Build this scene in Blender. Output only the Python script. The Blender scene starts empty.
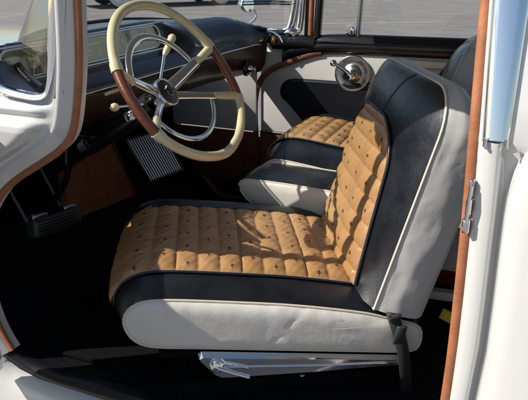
import bpy, math, random
from math import sin, cos, pi, radians, sqrt, hypot
from mathutils import Vector, Matrix, Euler, noise
random.seed(7)
scn = bpy.context.scene
C = scn.collection

# ------------------------------------------------------------------ camera
cam_data = bpy.data.cameras.new("camera")
cam = bpy.data.objects.new("camera", cam_data)
C.objects.link(cam)
cam.location = (.872, -1.084, 1.265)
cam.rotation_euler = (radians(90 - 20.56), 0, radians(22.43))
cam_data.sensor_width = 36.0
cam_data.lens = 36.0 * 650 / 528
cam_data.clip_start = .02
cam_data.clip_end = 600
scn.camera = cam

# ------------------------------------------------------------------ light
SUN_EL = 39.0
SUN_AZ = 212.0
SUN_W = 4.6
world = bpy.data.worlds.new("World")
scn.world = world
world.use_nodes = True
wn = world.node_tree.nodes
sky = wn.new('ShaderNodeTexSky')
sky.sky_type = 'NISHITA'
sky.sun_disc = False
sky.sun_elevation = radians(SUN_EL)
sky.sun_rotation = radians(90 - SUN_AZ)
wn['Background'].inputs[1].default_value = .085
world.node_tree.links.new(sky.outputs[0], wn['Background'].inputs[0])
sd = bpy.data.lights.new("sun", 'SUN')
sd.energy = SUN_W
sd.angle = radians(.5)
sd.color = (1, .955, .88)
sun = bpy.data.objects.new("sun", sd)
C.objects.link(sun)
_td = Vector((cos(radians(SUN_AZ)) * cos(radians(SUN_EL)), sin(radians(SUN_AZ)) * cos(radians(SUN_EL)), sin(radians(SUN_EL))))
sun.rotation_euler = _td.to_track_quat('Z', 'Y').to_euler()
scn.view_settings.view_transform = 'Standard'
scn.view_settings.look = 'None'
scn.view_settings.exposure = 0.42
scn.view_settings.gamma = 1.0

# ------------------------------------------------------------------ materials
def mat(name, col, rough=.5, metal=0., coat=0., bump=None, var=0., vscale=20., rvar=0., spec=.5, sheen=0.):
    """bump = list of (kind, scale, strength, distance)"""
    m = bpy.data.materials.new(name)
    m.use_nodes = True
    nt = m.node_tree
    N, Lk = nt.nodes, nt.links
    b = N['Principled BSDF']
    b.inputs['Base Color'].default_value = (*col, 1)
    b.inputs['Roughness'].default_value = rough
    b.inputs['Metallic'].default_value = metal
    b.inputs['Coat Weight'].default_value = coat
    b.inputs['Coat Roughness'].default_value = .06
    b.inputs['Specular IOR Level'].default_value = spec
    b.inputs['Sheen Weight'].default_value = sheen
    tc = N.new('ShaderNodeTexCoord')
    if var or rvar:
        nz = N.new('ShaderNodeTexNoise')
        nz.inputs['Scale'].default_value = vscale
        nz.inputs['Detail'].default_value = 6
        nz.inputs['Roughness'].default_value = .62
        Lk.new(tc.outputs['Object'], nz.inputs['Vector'])
        if var:
            cr = N.new('ShaderNodeValToRGB')
            cr.color_ramp.elements[0].position = .3
            cr.color_ramp.elements[1].position = .72
            cr.color_ramp.elements[0].color = (*[c * (1 - var) for c in col], 1)
            cr.color_ramp.elements[1].color = (*[min(1, c * (1 + var)) for c in col], 1)
            Lk.new(nz.outputs['Fac'], cr.inputs[0])
            Lk.new(cr.outputs[0], b.inputs['Base Color'])
        if rvar:
            mr = N.new('ShaderNodeMapRange')
            mr.inputs['To Min'].default_value = max(0, rough - rvar)
            mr.inputs['To Max'].default_value = rough + rvar
            mr.inputs['From Min'].default_value = .3
            mr.inputs['From Max'].default_value = .7
            Lk.new(nz.outputs['Fac'], mr.inputs['Value'])
            Lk.new(mr.outputs[0], b.inputs['Roughness'])
    prev = None
    for kind, sc, st, dist in (bump or []):
        if kind == 'noise':
            t = N.new('ShaderNodeTexNoise'); t.inputs['Scale'].default_value = sc
            t.inputs['Detail'].default_value = 5; out = t.outputs['Fac']
        elif kind == 'warp':
            t = N.new('ShaderNodeTexNoise'); t.inputs['Scale'].default_value = sc
            t.inputs['Detail'].default_value = 3; t.inputs['Distortion'].default_value = 1.6; out = t.outputs['Fac']
        elif kind == 'crease':      # sparse fine folds: distorted cell edges
            nz2 = N.new('ShaderNodeTexNoise'); nz2.inputs['Scale'].default_value = sc * .5
            Lk.new(tc.outputs['Object'], nz2.inputs['Vector'])
            mxv = N.new('ShaderNodeMix'); mxv.data_type = 'VECTOR'; mxv.inputs[0].default_value = .25
            Lk.new(tc.outputs['Object'], mxv.inputs[4]); Lk.new(nz2.outputs['Color'], mxv.inputs[5])
            t = N.new('ShaderNodeTexVoronoi'); t.inputs['Scale'].default_value = sc; t.feature = 'DISTANCE_TO_EDGE'
            Lk.new(mxv.outputs[1], t.inputs['Vector'])
            rp_ = N.new('ShaderNodeMapRange'); rp_.inputs['From Max'].default_value = .16
            Lk.new(t.outputs['Distance'], rp_.inputs['Value'])
            bp = N.new('ShaderNodeBump'); bp.inputs['Strength'].default_value = st; bp.inputs['Distance'].default_value = dist
            Lk.new(rp_.outputs[0], bp.inputs['Height'])
            if prev: Lk.new(prev.outputs[0], bp.inputs['Normal'])
            prev = bp
            continue
        elif kind == 'voronoi':
            t = N.new('ShaderNodeTexVoronoi'); t.inputs['Scale'].default_value = sc
            t.feature = 'DISTANCE_TO_EDGE'; out = t.outputs['Distance']
        elif kind == 'wave':
            t = N.new('ShaderNodeTexWave'); t.inputs['Scale'].default_value = sc
            t.inputs['Distortion'].default_value = .4; out = t.outputs['Fac']
        Lk.new(tc.outputs['Object'], t.inputs['Vector'])
        bp = N.new('ShaderNodeBump')
        bp.inputs['Strength'].default_value = st
        bp.inputs['Distance'].default_value = dist
        Lk.new(out, bp.inputs['Height'])
        if prev: Lk.new(prev.outputs[0], bp.inputs['Normal'])
        prev = bp
    if prev: Lk.new(prev.outputs[0], b.inputs['Normal'])
    return m

def glass_mat(name, tint=(.93, .96, .95), refl=1.0):
    m = bpy.data.materials.new(name); m.use_nodes = True
    N, Lk = m.node_tree.nodes, m.node_tree.links
    N.remove(N['Principled BSDF'])
    tr = N.new('ShaderNodeBsdfTransparent'); tr.inputs[0].default_value = (*tint, 1)
    gl = N.new('ShaderNodeBsdfGlossy'); gl.inputs['Roughness'].default_value = .01
    ge = N.new('ShaderNodeNewGeometry')
    dt_ = N.new('ShaderNodeVectorMath'); dt_.operation = 'DOT_PRODUCT'
    Lk.new(ge.outputs['Incoming'], dt_.inputs[0]); Lk.new(ge.outputs['Normal'], dt_.inputs[1])
    ab = N.new('ShaderNodeMath'); ab.operation = 'ABSOLUTE'; Lk.new(dt_.outputs['Value'], ab.inputs[0])
    om = N.new('ShaderNodeMath'); om.operation = 'SUBTRACT'; om.inputs[0].default_value = 1.0; Lk.new(ab.outputs[0], om.inputs[1])
    pw = N.new('ShaderNodeMath'); pw.operation = 'POWER'; pw.inputs[1].default_value = 4.0; Lk.new(om.outputs[0], pw.inputs[0])
    fr = N.new('ShaderNodeMath'); fr.operation = 'MULTIPLY_ADD'; fr.inputs[1].default_value = .92; fr.inputs[2].default_value = .10 * refl; fr.use_clamp = True
    Lk.new(pw.outputs[0], fr.inputs[0])
    mx = N.new('ShaderNodeMixShader')
    Lk.new(fr.outputs[0], mx.inputs[0]); Lk.new(tr.outputs[0], mx.inputs[1]); Lk.new(gl.outputs[0], mx.inputs[2])
    Lk.new(mx.outputs[0], N['Material Output'].inputs[0])
    return m

def cloth_mat(name, col):
    """tan upholstery cloth: metallic-thread weave with fine crosswise slubs"""
    m = mat(name, col, rough=.35, sheen=.0, spec=.7)
    N, Lk = m.node_tree.nodes, m.node_tree.links
    b = N['Principled BSDF']; tc = N.new('ShaderNodeTexCoord')
    mp = N.new('ShaderNodeMapping'); mp.inputs['Scale'].default_value = (70, 900, 600); mp.inputs['Rotation'].default_value = (0, 0, radians(-28))
    n1 = N.new('ShaderNodeTexNoise'); n1.inputs['Scale'].default_value = 1.0; n1.inputs['Detail'].default_value = 3
    n2 = N.new('ShaderNodeTexNoise'); n2.inputs['Scale'].default_value = 2.5; n2.inputs['Detail'].default_value = 2
    Lk.new(tc.outputs['Object'], mp.inputs[0]); Lk.new(mp.outputs[0], n1.inputs['Vector'])
    Lk.new(tc.outputs['Object'], n2.inputs['Vector'])
    mx = N.new('ShaderNodeMath'); mx.operation = 'ADD'
    Lk.new(n1.outputs[0], mx.inputs[0]); Lk.new(n2.outputs[0], mx.inputs[1])
    cr = N.new('ShaderNodeValToRGB')
    cr.color_ramp.elements[0].position = .38; cr.color_ramp.elements[1].position = .60
    cr.color_ramp.elements[0].color = (col[0] * .80, col[1] * .74, col[2] * .66, 1)
    cr.color_ramp.elements[1].color = (min(1, col[0] * 1.22), min(1, col[1] * 1.25), col[2] * 1.3, 1)
    hf = N.new('ShaderNodeMath'); hf.operation = 'MULTIPLY'; hf.inputs[1].default_value = .5
    Lk.new(mx.outputs[0], hf.inputs[0]); Lk.new(hf.outputs[0], cr.inputs[0]); Lk.new(cr.outputs[0], b.inputs['Base Color'])
    bp = N.new('ShaderNodeBump'); bp.inputs['Strength'].default_value = .2; bp.inputs['Distance'].default_value = .0006
    n3 = N.new('ShaderNodeTexNoise'); n3.inputs['Scale'].default_value = 38; n3.inputs['Detail'].default_value = 4; n3.inputs['Distortion'].default_value = 1
    Lk.new(tc.outputs['Object'], n3.inputs['Vector'])
    bp2 = N.new('ShaderNodeBump'); bp2.inputs['Strength'].default_value = .12; bp2.inputs['Distance'].default_value = .003
    Lk.new(n3.outputs[0], bp2.inputs['Height'])
    Lk.new(n1.outputs[0], bp.inputs['Height']); Lk.new(bp2.outputs[0], bp.inputs['Normal']); Lk.new(bp.outputs[0], b.inputs['Normal'])
    return m

LEATHER = [('noise', 7, .30, .012), ('crease', 22, .07, .002), ('voronoi', 260, .3, .0008)]
M = dict(
    navy=mat('navy_leather', (.0085, .0100, .0145), .31, spec=.65, bump=LEATHER, var=.3, vscale=14, rvar=.08),
    white=mat('white_leather', (.66, .62, .555), .46, bump=[('noise', 6, .35, .014), ('crease', 8, .14, .003), ('voronoi', 240, .2, .0008)], var=.08, vscale=9),
    grey=mat('pale_grey_leather', (.55, .53, .51), .45, bump=[('noise', 5, .3, .012), ('crease', 7, .06, .002), ('voronoi', 300, .3, .0008)], var=.05, vscale=9),
    tan=cloth_mat('tan_cloth', (.385, .213, .088)),
    star=mat('star_thread', (.035, .02, .015), .6),
    piping=mat('pale_piping', (.62, .55, .45), .5),
    dpiping=mat('dark_piping', (.012, .013, .018), .4),
    paint=mat('white_paint', (.62, .61, .585), .12, coat=1, var=.03, vscale=5),
    dpaint=mat('dark_car_paint', (.02, .03, .045), .25, coat=1),
    chrome=mat('chrome', (.82, .84, .86), .07, 1., rvar=.03, vscale=30, bump=[('noise', 14, .06, .004)]),
    satin=mat('satin_chrome', (.50, .51, .52), .28, 1., rvar=.1, vscale=40),
    rubber=mat('brown_rubber_seal', (.36, .13, .055), .62, var=.28, vscale=16, bump=[('noise', 700, .6, .0006), ('noise', 40, .5, .004)]),
    copper=mat('copper_brown_carpet', (.13, .043, .019), .75, var=.3, vscale=25, bump=[('noise', 300, .5, .002)], spec=.2),
    inset=mat('black_inset_leather', (.006, .007, .011), .45, bump=[('voronoi', 260, .3, .0008)], spec=.3),
    lace=mat('brown_windlace', (.15, .052, .024), .6, var=.25, vscale=20, bump=[('noise', 500, .5, .0008)]),
    brown=mat('brown_trim', (.034, .012, .007), .4, coat=.3, var=.3, vscale=18, bump=[('noise', 90, .3, .001)]),
    grip=mat('brown_grip', (.20, .055, .022), .34, coat=.5, var=.25, vscale=60),
    ivory=mat('ivory_plastic', (.70, .61, .38), .24, coat=.5, var=.06, vscale=12),
    dash=mat('navy_dash_paint', (.007, .010, .019), .3, coat=.35, bump=[('noise', 8, .08, .01), ('voronoi', 300, .12, .0006)]),
    black=mat('black_trim', (.008, .008, .010), .28, coat=.2, bump=[('noise', 20, .1, .004)]),
    matt=mat('black_matt', (.005, .005, .006), .9, bump=[('noise', 30, .4, .01)], spec=.08),
    carpet=mat('black_carpet', (.011, .011, .013), .95, var=.5, vscale=60, bump=[('noise', 500, 1, .006), ('noise', 12, .5, .02)], spec=.1),
    dial=mat('beige_dial_face', (.21, .15, .10), .35, coat=.6, var=.3, vscale=22),
    mark=mat('pale_dial_mark', (.80, .78, .70), .5),
    vinyl=mat('white_vinyl', (.50, .48, .46), .48, var=.05, vscale=8, bump=[('voronoi', 200, .25, .001), ('noise', 6, .1, .01)]),
    cream=mat('cream_vinyl', (.66, .62, .50), .5),
    red=mat('red_carpet', (.22, .015, .012), .9, var=.5, vscale=60, bump=[('noise', 200, 1, .006)]),
    yellow=mat('yellow_card', (.72, .50, .03), .5),
    gold=mat('gold_trim', (.75, .42, .12), .3, 1.),
    tyre=mat('tyre_rubber', (.014, .014, .015), .7, var=.3, vscale=12),
    wwall=mat('white_wall', (.75, .75, .72), .6),
    web=mat('belt_webbing', (.016, .016, .018), .7, bump=[('noise', 700, .5, .0006)]),
    plastic=mat('grey_buckle_plastic', (.035, .036, .04), .35),
    steel=mat('pedal_metal', (.38, .43, .5), .3, 1.),
    glass=glass_mat('glass'),
    asphalt=mat('asphalt', (.20, .185, .175), .9, var=.22, vscale=.45, bump=[('noise', 60, .5, .01)]),
    line=mat('worn_road_paint', (.42, .41, .38), .8, var=.25, vscale=3),
)
def asphalt_detail():
    m = M['asphalt']; N, Lk = m.node_tree.nodes, m.node_tree.links
    b = N['Principled BSDF']; tc = N.new('ShaderNodeTexCoord')
    mp = N.new('ShaderNodeMapping'); mp.inputs['Scale'].default_value = (.8, 1.1, 1); mp.inputs['Rotation'].default_value = (0, 0, radians(-8))
    n1 = N.new('ShaderNodeTexNoise'); n1.inputs['Scale'].default_value = 1.6; n1.inputs['Detail'].default_value = 7; n1.inputs['Roughness'].default_value = .65
    n2 = N.new('ShaderNodeTexNoise'); n2.inputs['Scale'].default_value = 26; n2.inputs['Detail'].default_value = 8; n2.inputs['Roughness'].default_value = .8
    Lk.new(tc.outputs['Object'], mp.inputs[0]); Lk.new(mp.outputs[0], n1.inputs['Vector']); Lk.new(tc.outputs['Object'], n2.inputs['Vector'])
    mx = N.new('ShaderNodeMix'); mx.inputs['Factor'].default_value = .55
    Lk.new(n1.outputs[0], mx.inputs['A']); Lk.new(n2.outputs[0], mx.inputs['B'])
    cr = N.new('ShaderNodeValToRGB')
    cr.color_ramp.elements[0].position = .36; cr.color_ramp.elements[1].position = .62
    cr.color_ramp.elements[0].color = (.15, .134, .127, 1); cr.color_ramp.elements[1].color = (.26, .240, .228, 1)
    Lk.new(mx.outputs['Result'], cr.inputs[0]); Lk.new(cr.outputs[0], b.inputs['Base Color'])
asphalt_detail()

# ------------------------------------------------------------------ mesh helpers
def link(name, me, parent=None, kind=None, label=None):
    o = bpy.data.objects.new(name, me)
    C.objects.link(o)
    if parent: o.parent = parent
    if kind: o['kind'] = kind
    if label: o['label'] = label
    return o

class MB:
    """collects shapes into one mesh with several material slots"""
    def __init__(s): s.v = []; s.f = []; s.m = []; s.sm = []; s.mats = []
    def slot(s, m):
        if m not in s.mats: s.mats.append(m)
        return s.mats.index(m)
    def add(s, verts, faces, m, smooth=True):
        k = len(s.v); i = s.slot(m)
        s.v += [tuple(v) for v in verts]
        for f in faces:
            s.f.append([k + j for j in f]); s.m.append(i); s.sm.append(smooth)
        return s
    def loft(s, rings, m, closed=True, caps=True, smooth=True):
        n = len(rings[0]); V = [p for r in rings for p in r]; F = []
        for a in range(len(rings) - 1):
            for b in range(n if closed else n - 1):
                c = (b + 1) % n
                F.append([a * n + b, a * n + c, (a + 1) * n + c, (a + 1) * n + b])
        s.add(V, F, m, smooth)
        if caps and closed:
            s.add(rings[0], [list(range(n))[::-1]], m, False)
            s.add(rings[-1], [list(range(n))], m, False)
        return s
    def tube(s, path, r, m, n=10, closed=False, flat=None, caps=True):
        """flat = (direction, factor): squash the section along a direction"""
        P = [Vector(p) for p in path]; N = len(P)
        rad = r if isinstance(r, (list, tuple)) else [r] * N
        rings = []; prev = None
        for i in range(N):
            if closed: t = (P[(i + 1) % N] - P[i - 1])
            else: t = P[min(i + 1, N - 1)] - P[max(i - 1, 0)]
            t.normalize()
            if prev is None:
                up = Vector((0, 0, 1)) if abs(t.z) < .9 else Vector((1, 0, 0))
                nrm = (up - t * up.dot(t)).normalized()
            else: nrm = (prev - t * prev.dot(t)).normalized()
            prev = nrm; bi = t.cross(nrm)
            ring = []
            for k in range(n):
                q = 2 * pi * k / n
                o = (nrm * cos(q) + bi * sin(q)) * rad[i]
                if flat:
                    dr = Vector(flat[0]).normalized(); o = o + dr * (o.dot(dr) * (flat[1] - 1))
                ring.append(P[i] + o)
            rings.append(ring)
        if closed:
            rings.append(rings[0])
        return s.loft(rings, m, True, caps and not closed)
    def box(s, c, size, m, rot=None, bev=.0):
        x, y, z = [k / 2 for k in size]; b = min(bev, x * .9, y * .9, z * .9)
        R = rot if rot is not None else Matrix.Identity(3)
        if isinstance(R, (tuple, list)): R = Euler(R).to_matrix()
        c = Vector(c)
        if b <= 0:
            V = [(i * x, j * y, k * z) for i in (-1, 1) for j in (-1, 1) for k in (-1, 1)]
            F = [[0, 1, 3, 2], [4, 6, 7, 5], [0, 4, 5, 1], [2, 3, 7, 6], [0, 2, 6, 4], [1, 5, 7, 3]]
            return s.add([c + R @ Vector(v) for v in V], F, m, False)
        rings = []
        for zz, ins in ((-z, b), (-z + b * .3, b * .3), (-z + b, 0), (z - b, 0), (z - b * .3, b * .3), (z, b)):
            ring = []
            X, Y = x - ins, y - ins; rb = b
            for sx, sy, a0 in ((1, 1, 0), (-1, 1, 90), (-1, -1, 180), (1, -1, 270)):
                for a in (0, 45, 90):
                    q = radians(a0 + a)
                    ring.append(c + R @ Vector((sx * (X - rb) + rb * cos(q), sy * (Y - rb) + rb * sin(q), zz)))
            rings.append(ring)
        return s.loft(rings, m, True, True, True)
    def disc(s, c, axis, prof, m, n=32):
        """lathe: prof = [(r, h)...] along axis"""
        ax = Vector(axis).normalized(); up = Vector((0, 0, 1)) if abs(ax.z) < .9 else Vector((1, 0, 0))
        e1 = ax.cross(up).normalized(); e2 = ax.cross(e1)
        c = Vector(c)
        rings = [[c + ax * h + (e1 * cos(2 * pi * k / n) + e2 * sin(2 * pi * k / n)) * max(r, 1e-5) for k in range(n)] for r, h in prof]
        return s.loft(rings, m, True, False)
    def build(s, name, parent=None, kind=None, label=None, auto=True):
        me = bpy.data.meshes.new(name)
        me.from_pydata(s.v, [], s.f)
        for m in s.mats: me.materials.append(M[m])
        for i, p in enumerate(me.polygons):
            p.material_index = s.m[i]; p.use_smooth = s.sm[i]
        me.update()
        return link(name, me, parent, kind, label)

def catmull(P, n=8, closed=False):
    P = [Vector(p) for p in P]; out = []; N = len(P)
    rng = range(N) if closed else range(N - 1)
    for i in rng:
        if closed: a, b, c, d = P[i - 1], P[i], P[(i + 1) % N], P[(i + 2) % N]
        else: a, b, c, d = P[max(i - 1, 0)], P[i], P[i + 1], P[min(i + 2, N - 1)]
        for k in range(n):
            t = k / n
            out.append(.5 * ((2 * b) + (c - a) * t + (2 * a - 5 * b + 4 * c - d) * t * t + (3 * b - a - 3 * c + d) * t ** 3))
    if not closed: out.append(P[-1])
    return out

def resample(P, n, closed=False):
    P = [Vector(p) for p in P]
    if closed: P = P + [P[0]]
    L = [0]
    for a, b in zip(P, P[1:]): L.append(L[-1] + (b - a).length)
    out = []; cnt = n if closed else n - 1
    j = 0
    for i in range(n):
        t = L[-1] * i / cnt
        while j < len(L) - 2 and L[j + 1] < t: j += 1
        k = (t - L[j]) / max(L[j + 1] - L[j], 1e-9)
        out.append(P[j].lerp(P[j + 1], k))
    return out

def tag(o, label, cat, group=None):
    o['label'] = label; o['category'] = cat
    if group: o['group'] = group
    return o

# ================================================================== SETTING: the car park
g = MB()
NX = 40
vs = []; fs = []
for i in range(NX + 1):
    for j in range(NX + 1):
        vs.append((-150 + 300 * i / NX, -150 + 300 * j / NX, 0))
for i in range(NX):
    for j in range(NX):
        a = i * (NX + 1) + j; fs.append([a, a + NX + 1, a + NX + 2, a + 1])
g.add(vs, fs, 'asphalt', False)
g.build('ground', kind='structure')

def strip(x0, y0, x1, y1, w, z=.004):
    d = Vector((x1 - x0, y1 - y0, 0)); n = Vector((-d.y, d.x, 0)).normalized() * w / 2
    a, b = Vector((x0, y0, z)), Vector((x1, y1, z))
    return [a - n, b - n, b + n, a + n], [[0, 1, 2, 3]]
pl = MB()
for (x0, y0, x1, y1) in ((-11.5, 10.6, -4.2, 14.6), (-13.0, 13.2, -6.5, 17.4), (-6.0, 10.2, -1.0, 13.0)):
    pl.add(*strip(x0, y0, x1, y1, .10), 'line', False)
pl.build('parking_lines', kind='structure')

# ================================================================== THE CAR
car = bpy.data.objects.new('classic_car', None); C.objects.link(car)
car.location = (0, 0, 0)
tag(car, 'white classic car with its near front door open, showing navy and tan seats', 'car')

# ---------------------------------------------------------------- door opening (near side), body panels
SEAL = [(.06, 1.40), (.035, 1.28), (.028, 1.19), (.018, 1.07), (.0, .97), (-.02, .91), (-.055, .872), (-.10, .842), (-.18, .793),
        (-.24, .745), (-.295, .67), (-.325, .57), (-.335, .46), (-.318, .37), (-.285, .305)]
SEALP = catmull([(x, 0, z) for x, z in SEAL], 6)
def seal_mesh(path, y, name, parent, w=.011, label=None):
    mb = MB(); pts = [(p[0], y, p[2]) for p in path]
    mb.tube(pts, w, 'rubber', 12, flat=((0, 1, 0), .8))
    return mb.build(name, parent, label=label)
front_seal = seal_mesh(SEALP, .004, 'door_seal', car, .0085)
SEALB = catmull([(.70, 0, .252), (.765, 0, .285), (.79, 0, .34), (.7985, 0, .42), (.803, 0, .6), (.80, 0, .88), (.792, 0, 1.1), (.786, 0, 1.24), (.775, 0, 1.38)], 8)
mbs = MB(); mbs.tube([(p.x, .004 + max(0, p.z - .985) * .20, p.z) for p in SEALB], .0105, 'rubber', 12, flat=((0, 1, 0), .8))
rear_seal = mbs.build('door_seal', car)
def tiltB(ring, z):
    ty = max(0, z - .985) * .20
    return [(a - ty * .07, b + ty, c) for a, b, c in ring]
pj = MB()
pj.loft([tiltB([(pillar_x0 - .004, .05, z), (pillar_x0 + .002, .008, z), (pillar_x0 + .008, -.004, z), (pillar_x0 + .013, -.0085, z), (pillar_x0 + .016, -.002, z)], z) for z, pillar_x0 in ((.984, .797), (1.05, .7945), (1.1, .792), (1.24, .786), (1.38, .775), (1.40, .774))], 'paint', False, False)
pj.build('door_post', car)

# windshield pillar and cowl side: lofted bands that follow the seal outwards
def follow(path, offs, n=None):
    """offs: list of (distance away from the door hole, y)"""
    rings = []
    N = len(path)
    for i in range(N):
        t = Vector(path[min(i + 1, N - 1)]) - Vector(path[max(i - 1, 0)])
        t.normalize(); nrm = Vector((t.z, 0, -t.x))    # to the outside of the hole (towards the front of the car)
        if nrm.x > 0: nrm = -nrm
        rings.append([Vector(path[i]) + nrm * d + Vector((0, y, 0)) for d, y in offs])
    return rings
pp = MB()
pp.loft(follow(SEALP, [(-.002, .03), (.004, .004), (.010, -.006), (.022, -.012), (.026, -.019), (.034, -.021), (.036, -.02)]), 'paint', False, False)
body_pillar = pp.build('windshield_pillar', car)

# cowl side panel: from the pillar bands forward to the fender
cp = MB()
_edge = [r[0] for r in follow(SEALP, [(.0345, -.0205)])]
def edge_x(z):
    for a, b in zip(_edge, _edge[1:]):
        if (a.z - z) * (b.z - z) <= 0 and abs(a.z - b.z) > 1e-6: return a.x + (b.x - a.x) * (z - a.z) / (b.z - a.z)
    return _edge[0].x if z > _edge[0].z else _edge[-1].x
LEDGE = [(.990, .012), (.978, .013), (.971, .024), (.966, .033), (.960, .035), (.953, .031), (.948, .027), (.941, .030), (.936, .042), (.928, .049), (.915, .052), (.890, .050), (.80, .050), (.55, .055), (.30, .050)]
def ledge_y(z):
    for (a, ya), (b, yb) in zip(LEDGE, LEDGE[1:]):
        if b <= z <= a:
            t = (z - a) / (b - a); return ya + (yb - ya) * t
    return .05
rows = []
zs = [.990 - .0025 * k for k in range(36)] + [.90 - .012 * k for k in range(1, 51)]
for z in zs:
    xb = edge_x(z); row = []
    for k in range(33):
        t = (k / 32) ** 2.2; x = xb + (-.9 - xb) * t
        e = min(1, (xb - x) / .055); e = e * e * (3 - 2 * e)
        row.append((x, -(.0205 + (ledge_y(z) - .0205) * e), z))
    rows.append(row)
cp.loft(rows, 'paint', False, False)
cp.build('cowl_panel', car)

# rocker sill below the door opening
rk = MB()
def rocker(x, up=0):
    return [(x, .03, .238 + up), (x, -.005, .240 + up), (x, -.022, .236 + up), (x, -.034, .222 + up), (x, -.044, .20 + up), (x, -.052, .17), (x, -.05, .13), (x, -.03, .11), (x, .1, .11)]
rk.loft([rocker(x, u) for x, u in ((-.9, .1), (-.34, .09), (-.30, .040), (-.26, .020), (-.20, .006), (.0, 0), (.4, 0), (.74, 0), (.80, .01), (1.2, .02), (1.9, .02))], 'paint', False, False)
rk.build('rocker_panel', car)
sp = MB()
sp.loft([[(x, .10, .262), (x, .02, .262 + u), (x, .004, .258 + u), (x, -.006, .244 + u), (x, -.006, .20)] for x, u in ((-.33, .06), (-.275, .030), (-.22, .010), (-.15, 0), (.2, 0), (.6, 0), (.80, .0))], 'black', False, False)
sp.build('sill_plate', car)

# rear door pillar (white jamb), recess and rear quarter
bp_ = MB()
def pillar_x(z):      # x of the seal along the height
    best = min(SEALB, key=lambda p: abs(p[2] - z)); return best[0]
ring_list = []
for z in [.12, .2, .3, .36, .42, .5, .6, .7, .8, .86, .89, .92, .94, .95, .96, .97, .975, .98, .985]:
    x0 = pillar_x(max(z, .42)) if z > .3 else .7985
    w = .036 - .004 * (z < .6)
    flare = .020 * max(0, (.62 - z)) ** 1.0 * 2
    tt_ = max(0, min(.995, (z - .85) / .136)); tw = .045 * (1 - sqrt(1 - tt_ * tt_))
    ring_list.append([(x0 - .004, .05, z), (x0 + .002, .01, z), (x0 + .008, -.004, z), (x0 + .014, -.010, z), (x0 + w, -.017, z), (x0 + w + .006, -.014, z),
                      (x0 + w + .009, .006, z), (x0 + w + .017 + tw, .010, z), (x0 + w + .022 + tw, -.006 - flare * .3, z), (x0 + w + .026 + tw, -.028 - flare, z), (x0 + w + .036 + tw, -.040 - flare, z), (x0 + w + .06 + tw, -.050 - flare * 1.4, z),
                      (x0 + w + .12, -.062 - flare * 1.4, z), (x0 + w + .3, -.07 - flare, z), (1.9, -.07, z), (2.9, -.02, z), (3.1, .3, z)])
bp_.loft(ring_list, 'paint', False, False)
# shoulder of the quarter panel closing towards the window line
sh = []
for x, y in ((.90, -.016), (.905, -.034), (.925, -.052), (.98, -.064), (1.2, -.07), (1.9, -.07), (2.9, -.02)):
    sh.append([(x, y, .985), (x, y + .006, .998), (x, y + .018, 1.006), (x, y + .06, 1.008)])
bp_.loft(sh, 'paint', False, False)
bp_.build('quarter_panel', car)
# stainless door-post trim above the belt
ct = MB()
cr_ = []
for z in (.988, 1.02, 1.1, 1.2, 1.3, 1.40):
    x0 = pillar_x(z) - .001
    ty = (z - .985) * .20; x0 -= ty * .07
    wz = 1 + (z - .985) * 1.6
    cr_.append([(x0 + .012, .02, z), (x0 + .013, .0, z), (x0 + .016, -.009, z), (x0 + .026, -.0125, z), (x0 + .016 + .026 * wz, -.0125, z), (x0 + .016 + .036 * wz, -.0115, z), (x0 + .016 + .040 * wz, -.004, z), (x0 + .016 + .041 * wz, .02, z)])
    cr_[-1] = [(a_, b_ + ty, c_) for a_, b_, c_ in cr_[-1]]
ct.loft(cr_, 'chrome', False, False)
for dx in (.018, .050):
    ct.tube([(.797 + dx, -.016, .992), (.797 + dx, -.017, .980), (.797 + dx + .004, -.017, .976)], .0035, 'chrome', 8)
ct.build('door_post_trim', car)
qt = MB()
qt.loft([[(x0 + .01, ty + .004, z), (x0 + .05, ty - .0035, z), (x0 + .09 + ty, ty - .006, z), (x0 + .125 + ty, ty - .005, z), (x0 + .135 + ty, ty + .004, z), (x0 + .136 + ty, ty + .03, z)]
         for z, x0, ty in ((.90, .80, .012), (.955, .80, .009), (.975, .799, .004), (.985, .797, .0), (1.05, .7945, .013), (1.1, .792, .023), (1.24, .786, .051), (1.40, .774, .083))], 'paint', False, False)
qt.loft([[(x, .01, 1.003), (x, -.008, 1.006), (x, -.012, 1.018), (x, -.006, 1.028), (x, .01, 1.03)] for x in (.935, 1.75)], 'chrome', False, False)
qf = qt.build('rear_window_frame', car)
qg = MB(); qg.loft([[(x, .0, 1.02), (x, .05, 1.40)] for x in (.935, 1.7)], 'glass', False, False)
qg.build('window_glass', qf)

# striker on the door post
st = MB()
st.box((.8025, -.012, .905), (.008, .012, .030), 'satin', bev=.002)
st.box((.8015, -.013, .872), (.010, .016, .030), 'chrome', bev=.003)
st.box((.8005, -.014, .838), (.013, .016, .026), 'chrome', bev=.003)
st.tube([(.802, -.018, .91), (.801, -.022, .88), (.800, -.018, .838)], .0035, 'chrome', 8)
st.build('door_striker', car)

# ---------------------------------------------------------------- windshield
def base_line(Y):
    t = abs((Y - .70) / .685); t = min(t, 1.0)
    return Vector((-.50 + .44 * t ** 3, Y, 1.065 - .075 * t ** 2.6))
def top_line(Y):
    t = abs((Y - .70) / .64)
    t = min(t, 1.0)
    return Vector((-.20 + .20 * t ** 3, .70 + (Y - .70) * .64 / .685, 1.405 - .01 * t))
Ys = [.70 - .685 * cos(pi * k / 60) for k in range(61)]
ws = MB()
ws.loft([[base_line(y).lerp(top_line(y), t) + Vector((-.02, 0, 0)) * sin(t * pi) for t in [k / 8 for k in range(9)]] for y in Ys], 'glass', False, False)
wsh = ws.build('windshield', car)
wt = MB()
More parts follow.
